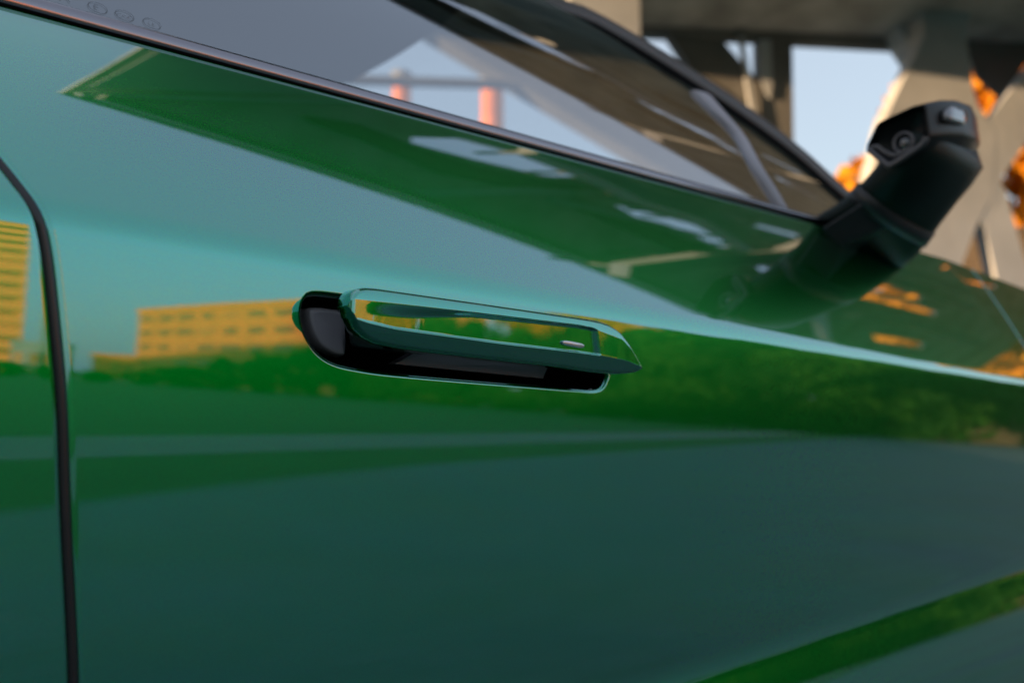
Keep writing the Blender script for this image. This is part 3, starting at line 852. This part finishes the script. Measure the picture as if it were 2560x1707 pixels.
# ------------------------------------------------------------------ elevated structure in front of the car
BR = empty("elevated_walkway", (12.0, 6.0, 0.0), "raised concrete deck on pale crossed braces and shade-darkened girders ahead of the car", "bridge")
LP = np.array([10.9, 7.9]); LD = np.array([math.cos(R(-40)), math.sin(R(-40))]); LN = np.array([-LD[1], LD[0]])   # LN points away from the camera
if LN @ np.array([.7, .7]) < 0: LN = -LN
def prism(name, sz, depth, setback, mat, parent=BR):
    """polygon (s along the frame, z) extruded away from the camera"""
    V = []
    for d in (setback, setback+depth):
        for s, z in sz:
            p = LP+LD*s+LN*d; V.append((p[0], p[1], z))
    n = len(sz)
    F = [tuple(range(n)), tuple(range(2*n-1, n-1, -1))]+[(i, i+n, (i+1) % n+n, (i+1) % n) for i in range(n)]
    return mk(name, V, F, mat, parent, False)
prism("hanging_pier", [(-1.18, 7.44), (-0.33, 7.44), (-0.34, 5.74), (-1.19, 6.24)], .25, -2.2, M_CONC)
prism("brace_head", [(4.47, 8.39), (5.45, 8.44), (5.12, 7.07), (4.46, 7.04)], 0.70, 0.00, M_CONC)
prism("brace_flank", [(4.01, 8.60), (4.71, 8.64), (4.71, 7.25), (4.59, 6.96), (4.33, 7.36)], 0.50, 0.45, M_CONC)
prism("gusset", [(4.47, 7.05), (5.13, 7.08), (5.19, 6.52), (5.19, 6.30), (5.25, 6.05), (5.40, 5.85), (5.51, 5.62), (5.42, 4.74), (5.11, 4.19), (3.87, 4.16), (3.50, 4.68), (3.80, 5.77), (4.12, 6.39)], 0.40, 0.02, M_CONC)
prism("brace_leg", [(3.86, 4.16), (5.10, 4.19), (3.25, 0.0), (1.95, 0.0)], 0.70, 0.00, M_CONC)
prism("brace_leg", [(4.89, 4.61), (5.47, 4.98), (5.61, 4.76), (5.83, 3.80), (6.22, 2.28), (5.60, 2.27), (5.25, 4.22)], 0.28, 0.026, M_CONC)
prism("brace_arm", [(6.70, 7.37), (6.64, 6.49), (5.93, 5.43), (5.58, 4.98), (5.44, 4.50), (5.08, 4.73), (5.24, 5.22), (5.42, 5.85), (5.63, 6.11)], 0.25, 0.023, M_CONC)
prism("brace_leg", [(3.45, 4.76), (3.76, 4.77), (2.6, 0.0), (2.2, 0.0)], 0.50, 0.30, M_CONC)
prism("girder", [(0.36, 8.91), (4.62, 9.15), (4.64, 7.28), (2.79, 7.30), (1.63, 7.34), (0.81, 7.41), (0.40, 7.41)], 0.20, 0.90, M_SHADECONC)
prism("girder_panel", [(5.63, 9.20), (7.45, 9.31), (7.33, 7.67), (6.61, 7.07), (6.22, 6.49), (5.93, 6.74), (5.80, 6.86), (5.64, 7.39)], 0.06, 0.90, M_SHADECONC)
prism("raking_strut", [(0.84, 7.46), (1.67, 7.39), (2.25, 6.71), (2.46, 6.32), (2.42, 5.30), (1.29, 6.73)], 0.25, 1.00, M_SHADECONC)
prism("dark_column", [(2.30, 7.36), (2.83, 7.33), (2.68, 0.0), (2.18, 0.0)], 0.30, 0.95, M_SHADECONC)
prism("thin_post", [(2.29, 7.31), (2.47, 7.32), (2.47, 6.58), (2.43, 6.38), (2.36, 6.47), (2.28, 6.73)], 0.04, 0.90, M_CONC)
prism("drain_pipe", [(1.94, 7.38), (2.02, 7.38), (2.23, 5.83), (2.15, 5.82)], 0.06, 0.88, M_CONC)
prism("flange", [(1.92, 8.95), (2.10, 8.96), (2.05, 7.33), (1.90, 7.35)], 0.08, 0.82, M_SHADECONC)

prism("raking_brace", [(-2.98, 7.32), (-0.72, 6.02), (1.28, 4.87), (4.66, 2.93), (4.71, 3.96), (3.54, 4.85), (2.74, 5.55), (1.32, 6.54), (-0.46, 7.53), (-1.44, 8.03), (-2.17, 8.25), (-3.27, 8.90)], 0.50, 0.90, M_SHADECONC)
prism("tie_beam", [(-4.29, 6.51), (-1.26, 6.54), (-1.26, 6.45), (-4.29, 6.42)], 0.20, 0.95, M_SHADECONC)
# deck: soffit slab with open slots, rim beams and joists
from mathutils.geometry import tessellate_polygon
def slab(name, pts, z0, z1, mat, parent=BR, holes=()):
    loops = [[Vector((x, y, 0)) for x, y in L] for L in (pts, *holes)]
    tri = tessellate_polygon(loops); flat = [p for L in loops for p in L]; n = len(flat)
    V = [(p.x, p.y, z0) for p in flat]+[(p.x, p.y, z1) for p in flat]
    F = [tuple(t) for t in tri]+[tuple(k+n for k in t) for t in tri]; o = 0
    for L in loops:
        m = len(L); F += [(o+i, o+(i+1) % m, o+(i+1) % m+n, o+i+n) for i in range(m)]; o += m
    return mk(name, V, F, mat, parent, False)
K0 = np.array([2.39, 1.33])
slots = [[(5.24, 1.58), (5.79, 1.7), (6.67, 1.55), (7.25, 1.51), (7.68, 1.33), (7.77, 1.28), (6.84, 1.22), (5.93, 1.34), (5.25, 1.47)],
         [(7.86, 0.87), (8.78, 0.74), (10.05, 0.53), (10.09, 0.44), (9.47, 0.48), (8.38, 0.62)],
         [(8.86, 0.46), (9.41, 0.42), (10.1, 0.42), (10.2, 0.28), (9.71, 0.19)],
         [(10.83, -0.05), (11.34, -0.08), (11.44, -0.23), (11.05, -0.2)],
         [(13.74, -0.21), (14.54, -0.26), (15.65, -0.44), (15.78, -0.56), (14.67, -0.46), (13.8, -0.36)],
         [(13.57, -0.42), (14.74, -0.53), (16.6, -0.79), (16.64, -0.88), (14.89, -0.67), (13.62, -0.53)],
         [(15.58, 0.18), (19.09, 0.68), (19.13, 0.56), (15.65, 0.12)],
         [(15.01, -1.38), (17.07, -1.55), (17.27, -1.7), (15.32, -1.54)],
         [(10.46, 0.79), (11.49, 0.64), (11.47, 0.57), (10.45, 0.73)]]
deck = [tuple(K0), (19.0, -3.94), (22.5, 0.0), (11.8, 8.97), (7.2, 12.6), (4.6, 6.2), (2.92, 2.43)]
slab("deck_slab", deck, 7.45, 7.53, M_SOFFIT, holes=slots)
def beam(name, a, b, wd, z0, z1, mat):
    a, b = np.array(a), np.array(b); t = (b-a)/np.linalg.norm(b-a); n = np.array([-t[1], t[0]])*wd/2
    return slab(name, [tuple(a-n), tuple(b-n), tuple(b+n), tuple(a+n)], z0, z1, mat)
beam("edge_beam", K0+np.array([.20, .02]), (18.9, -3.80), .10, 7.25, 7.448, M_SHADECONC)
beam("deck_beam", (2.48, 1.35), (4.65, 2.06), .06, 7.37, 7.447, M_CONC)
beam("deck_beam", (4.65, 2.06), (9.4, 3.6), .08, 7.37, 7.447, M_CONC)
for a, b, wd in [((5.17, 0.5), (6.57, 0.88), 0.13), ((6.57, 0.88), (7.52, 0.99), 0.13), ((6.96, 0.78), (8.76, 0.54), 0.09), ((8.76, 0.54), (9.85, 0.21), 0.09)]:
    beam("deck_beam", a, b, wd, 7.39, 7.446, M_CONC)
for a, b, wd, zl in [((5.86, 1.5), (6.73, 1.21), 0.2, 6.55), ((6.73, 1.21), (7.33, 0.95), 0.2, 6.55), ((7.33, 0.95), (8.24, 0.76), 0.2, 6.55), ((8.24, 0.76), (9.51, 0.23), 0.2, 6.55), ((7.16, -0.34), (8.2, -0.04), 0.22, 6.3), ((8.2, -0.04), (9.54, 0.16), 0.22, 6.3), ((9.54, 0.16), (10.01, 0.37), 0.22, 6.3), ((10.82, -0.61), (11.03, -0.64), 0.22, 6.3), ((11.03, -0.64), (13.14, -2.47), 0.22, 6.3), ((9.51, 0.23), (10.72, -0.21), 0.22, 6.55), ((7.1, 0.94), (8.34, 1.02), 0.14, 7.0), ((8.34, 1.02), (9.8, 0.82), 0.14, 7.0), ((13.23, -0.12), (14.64, -0.35), 0.1, 6.9), ((14.64, -0.35), (16.52, -0.64), 0.1, 6.9), ((12.67, -0.86), (14.61, -1.0), 0.14, 6.7), ((14.61, -1.0), (17.3, -1.35), 0.14, 6.7), ((12.22, 0.09), (13.44, -0.07), 0.12, 6.5), ((13.44, -0.07), (14.92, -0.3), 0.12, 6.5)]:
    # joists lowered and staggered to catch the sun; rods added to hold them
    beam("dropped_joist", a, b, wd, zl, zl+.24, M_JOIST)
    for k in (.12, .88):
        hx, hy = a[0]+(b[0]-a[0])*k, a[1]+(b[1]-a[1])*k
        slab("added_hanger", [(hx-.02, hy-.02), (hx+.02, hy-.02), (hx+.02, hy+.02), (hx-.02, hy+.02)], zl+.241, 7.449, M_SHADECONC)
# dark panels under the slab between the joists, and a paler bay at the rear
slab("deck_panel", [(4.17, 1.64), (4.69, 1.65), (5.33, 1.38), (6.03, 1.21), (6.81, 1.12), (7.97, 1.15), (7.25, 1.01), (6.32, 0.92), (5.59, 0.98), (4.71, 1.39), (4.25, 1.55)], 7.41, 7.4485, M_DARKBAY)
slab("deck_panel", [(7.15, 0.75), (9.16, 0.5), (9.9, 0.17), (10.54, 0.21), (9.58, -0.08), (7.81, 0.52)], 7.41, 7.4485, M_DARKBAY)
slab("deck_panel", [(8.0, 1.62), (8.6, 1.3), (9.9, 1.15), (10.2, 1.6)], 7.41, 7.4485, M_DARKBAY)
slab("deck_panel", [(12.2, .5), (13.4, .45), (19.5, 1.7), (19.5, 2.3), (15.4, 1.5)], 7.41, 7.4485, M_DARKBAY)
slab("deck_panel", [(2.55, 1.50), (4.6, 2.2), (9.3, 3.7), (8.0, 11.2), (4.8, 6.2), (3.05, 2.45)], 7.42, 7.4485, M_CONC)

# ------------------------------------------------------------------ vegetation
M_BARK = principled("bark", (.07, .05, .035), .9, var=.3, vscale=6, bump=.5, bscale=12)
M_LEAF_O = leaf_material("autumn_leaves", (.62, .25, .018), (.74, .38, .035), .3)
M_LEAF_G = leaf_material("green_leaves", (.022, .085, .012), (.04, .12, .018), .25)
M_LEAF_D = leaf_material("dark_leaves", (.012, .045, .010), (.022, .07, .014), .2)
def crown_mesh(name, rx, rz, nclump, nleaf, size, mat, seed, zc):
    rng = np.random.default_rng(seed); V = []; F = []
    cl = []
    while len(cl) < nclump:
        p = rng.uniform(-1, 1, 3)
        if .25 < np.linalg.norm(p) < 1: cl.append(p*np.array([rx, rx, rz]))
    for c in cl:
        cr = rng.uniform(.28, .5)*rx
        for _ in range(nleaf):
            d = rng.normal(size=3); d /= np.linalg.norm(d); p = c+d*cr*rng.uniform(.4, 1)**.5*np.array([1, 1, .75])
            a = rng.normal(size=3); a /= np.linalg.norm(a); b = np.cross(a, rng.normal(size=3)); b /= np.linalg.norm(b)
            s = size*rng.uniform(.6, 1.3); o = len(V)
            for q in (-a*s, b*s*.55, a*s, -b*s*.55): V.append(p+q+np.array([0, 0, zc]))
            F.append((o, o+1, o+2, o+3))
    me = bpy.data.meshes.new(name); me.from_pydata([tuple(v) for v in V], [], F); me.update(); me.materials.append(mat)
    return me
def trunk_mesh(name, h, r, seed, rx):
    rng = np.random.default_rng(seed); parts = [tube_vf([(0, 0, -.1), (.05, .02, h*.3), (-.04, .05, h*.6), (.03, 0, h)], [r, r*.75, r*.5, r*.22], 8)]
    for k in range(6):
        t = rng.uniform(0, 6.28); z0 = h*rng.uniform(.35, .75); L = rx*rng.uniform(.5, .9)
        parts.append(tube_vf([(0, 0, z0), (L*.5*math.cos(t), L*.5*math.sin(t), z0+L*.35), (L*math.cos(t), L*math.sin(t), z0+L*.75)], [r*.4, r*.25, r*.08], 6))
    v, f = join(parts); me = bpy.data.meshes.new(name); me.from_pydata([tuple(p) for p in v], [], f); me.update(); me.materials.append(M_BARK); return me
TREES = {}
def tree(kind, x, y, h, label, group, wide=1.0, rot=0.0, name="broadleaf_tree"):
    if kind not in TREES:
        mat, sd_ = {'o': (M_LEAF_O, 3), 'g': (M_LEAF_G, 11), 'd': (M_LEAF_D, 23)}[kind]
        TREES[kind] = (crown_mesh("crown", 3.0, 3.2 if kind == 'o' else 4.1, 52 if kind == 'o' else 44, 130, .30, mat, sd_, 6.2 if kind == 'o' else 4.3), trunk_mesh("trunk", 7.5, .28, sd_, 3.0))
    cm, tm = TREES[kind]
    e = bpy.data.objects.new(name, None); COL.objects.link(e); e.location = (x, y, 0); e.rotation_euler = (0, 0, rot)
    s = h/9.6; e.scale = (s*wide, s*wide, s)
    tag(e, label, "tree", group)
    for nm, me in (("crown", cm), ("trunk", tm)):
        o = bpy.data.objects.new(nm, me); COL.objects.link(o); o.parent = e
    return e

tree('o', 42.0, 17.2, 13.8, "orange autumn tree beside the mirror arm, seen under the deck", "sunlit orange trees behind the structure", .85, .4)
tree('o', 33.3, 10.7, 14.8, "tall orange autumn tree glowing between the crossed braces", "sunlit orange trees behind the structure", .55, 2.1)
tree('g', 36.0, 12.6, 6.2, "low green tree at the foot of the crossed braces", None, 1.3, 1.0)
tree('o', 27.0, -0.6, 13.2, "orange tree beyond the deck, reflected in the front wing below the camera arm", "trees reflected in the front wing", 1.0, 1.2)
tree('o', 40.0, -7.0, 7.0, "small orange tree beyond the deck, reflected at the front end of the wing's crease", "trees reflected in the front wing", 1.1, 4.2)
rng_ = random.Random(5)
GL = dict(g="mid green bushy tree in the belt across the lawn, reflected in the door", d="darkest green bushy tree in the belt across the lawn, reflected in the door")
for i, (az, d, h, kd) in enumerate([(-13, 62, 9.5, 'g'), (-16, 58, 10.0, 'd'), (-19.5, 56, 10.4, 'g'), (-23, 52, 10.0, 'd'), (-26.5, 50, 9.8, 'g'), (-30, 50, 9.6, 'd'), (-33.2, 52, 8.8, 'g'), (-36.0, 56, 7.8, 'd'),
                           (-38.5, 58, 6.6, 'g'), (-41, 62, 5.6, 'd'), (-43.5, 62, 5.2, 'g'), (-46, 64, 5.4, 'd'), (-48.5, 66, 6.0, 'g'), (-51, 68, 6.2, 'd'), (-53.5, 70, 5.8, 'g'), (-55.7, 72, 5.0, 'd'), (-58, 72, 4.2, 'g'), (-60.2, 74, 3.4, 'd'), (-62.4, 76, 2.4, 'g'),
                           (-64.6, 78, 1.5, 'd'), (-66.8, 78, 1.3, 'g'), (-69, 78, 1.4, 'd'), (-71.2, 78, 1.6, 'g'), (-73.5, 76, 1.6, 'd'), (-77, 76, 2.0, 'g')]):
    tree(kd, d*math.cos(R(az)), d*math.sin(R(az)), h, GL[kd], "dark trees reflected in the door", 1.35 if h > 3 else 3.2, rng_.uniform(0, 6))
for az, d, h in ((-37.8, 84, 10.6), (-39.8, 84, 11.6), (-41.8, 85, 11.4), (-36.0, 80, 9.6)):
    tree('o', d*math.cos(R(az)), d*math.sin(R(az)), h, "sunlit orange tree reflected just above the handle's front end", "orange trees reflected above the handle", 1.3, rng_.uniform(0, 6))


# ------------------------------------------------------------------ buildings

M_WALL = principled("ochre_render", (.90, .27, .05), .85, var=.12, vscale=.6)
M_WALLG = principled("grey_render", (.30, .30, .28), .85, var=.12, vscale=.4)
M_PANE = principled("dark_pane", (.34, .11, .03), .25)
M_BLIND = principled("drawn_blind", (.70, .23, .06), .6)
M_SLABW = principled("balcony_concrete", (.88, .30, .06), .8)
def block(name, p1, p2, depth, h, floors, bays, label, mat, group=None, balcony=False, side=1):
    """rectangular block; p1-p2 is the front facade"""
    p1, p2 = np.array(p1, float), np.array(p2, float); t = p2-p1; L = np.linalg.norm(t); t /= L
    n = np.array([-t[1], t[0]]); mid = (p1+p2)/2
    if n @ (-mid) > 0: n = -n            # n points away from the car
    b = empty(name, (mid[0], mid[1], 0), label, "building", group)
    c = [p1, p2, p2+n*depth, p1+n*depth]
    def sl(nm, pts, z0, z1, m):
        V = [(q[0], q[1], z0) for q in pts]+[(q[0], q[1], z1) for q in pts]
        return mk(nm, V, [(3, 2, 1, 0), (4, 5, 6, 7), (0, 1, 5, 4), (1, 2, 6, 5), (2, 3, 7, 6), (3, 0, 4, 7)], m, b, False)
    sl("wall", c, 0, h, mat)
    sl("parapet", [p1-n*.25-t*.2, p2-n*.25+t*.2, p2+n*(depth+.2)+t*.2, p1+n*(depth+.2)-t*.2], h+.002, h+.7, mat)
    fh = h/floors; bw = L/bays
    for k in range(floors):
        if balcony:
            sl("balcony", [p1-n*1.3, p2-n*1.3, p2-n*.003, p1-n*.003], k*fh+fh*.72, k*fh+fh*1.08, M_SLABW)
        for j in range(bays):
            wv = .5+.38*((j*37+k*53) % 17)/17          # windows of different widths
            s0 = bw*(j+.5-wv/2); s1 = bw*(j+.5+wv/2)
            q = [p1+t*s0-n*.06, p1+t*s1-n*.06, p1+t*s1+n*.02, p1+t*s0+n*.02]
            sl("window", q, k*fh+fh*.36, k*fh+fh*.74, M_PANE if (j*7+k*3) % 5 else M_BLIND)
    return b
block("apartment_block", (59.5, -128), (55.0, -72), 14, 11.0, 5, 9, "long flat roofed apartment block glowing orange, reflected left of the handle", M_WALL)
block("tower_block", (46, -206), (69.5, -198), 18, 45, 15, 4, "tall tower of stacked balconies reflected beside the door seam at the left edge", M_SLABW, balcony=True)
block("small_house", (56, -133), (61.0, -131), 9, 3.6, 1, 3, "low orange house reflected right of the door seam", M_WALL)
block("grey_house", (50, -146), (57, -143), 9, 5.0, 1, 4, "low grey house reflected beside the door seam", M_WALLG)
def chimney(x, y, h, r, label):  # stand-ins for unclear orange patches beyond the windscreen
    e = empty("chimney", (x, y, 0), label, "chimney", "tall stand-in chimneys seen through the windscreen")
    v, f = tube_vf([(x, y, 0), (x, y, h*.5), (x, y, h)], [r*1.25, r*1.1, r], 20); mk("stack", v, f, M_WALL, e)
    v, f = tube_vf([(x, y, h-2.2), (x, y, h+.3)], [r*1.12, r*1.12], 20); mk("rim", v, f, M_WALLG, e, False)
chimney(95, 116, 61, 1.4, "slim orange stand-in chimney, left of two seen through the car windows")
chimney(103, 104, 60, 1.7, "thicker orange stand-in chimney, right of two seen through the car windows")
# unseen blocks added towards the low sun to cast shade over the scene
def shade_slab(c, length, depth, h, label):
    d = np.array([math.cos(R(SUN_AZ)), math.sin(R(SUN_AZ))]); t = np.array([-d[1], d[0]])
    a = np.array(c)-t*length/2; e = np.array(c)+t*length/2
    block("shade_block", a, e, depth, h, 5, 12, label, M_WALLG)
shade_slab((-115, 44), 45, 14, 18.3, "unseen grey block added behind the car to keep the plaza in shade")
shade_slab((-72, -32), 70, 14, 19.5, "unseen grey block added behind the car to shade the lawn side")
v, f = tube_vf([(52, -140, 0), (52, -140, 14), (52, -140, 25)], [.5, .35, .12], 10)
tag(mk("radio_mast", v, f, M_WALLG), "thin mast reflected just right of the door seam", "mast")
bw_ = empty("brick_wall", (33, 9, 0), "dark wall under the crossed braces behind the car's nose", "wall")
v, f = box_vf((24.5, 5.2, 3.0), (.4, 7.0, 6.0), R(15)); mk("wall_face", v, f, M_BRR, bw_, False)
v, f = box_vf((24.5, 5.2, 6.06), (.55, 7.1, .1), R(15)); mk("coping", v, f, M_DARKBAY, bw_, False)

for o_ in bpy.data.objects:
    if "_b" in o_: del o_["_b"]
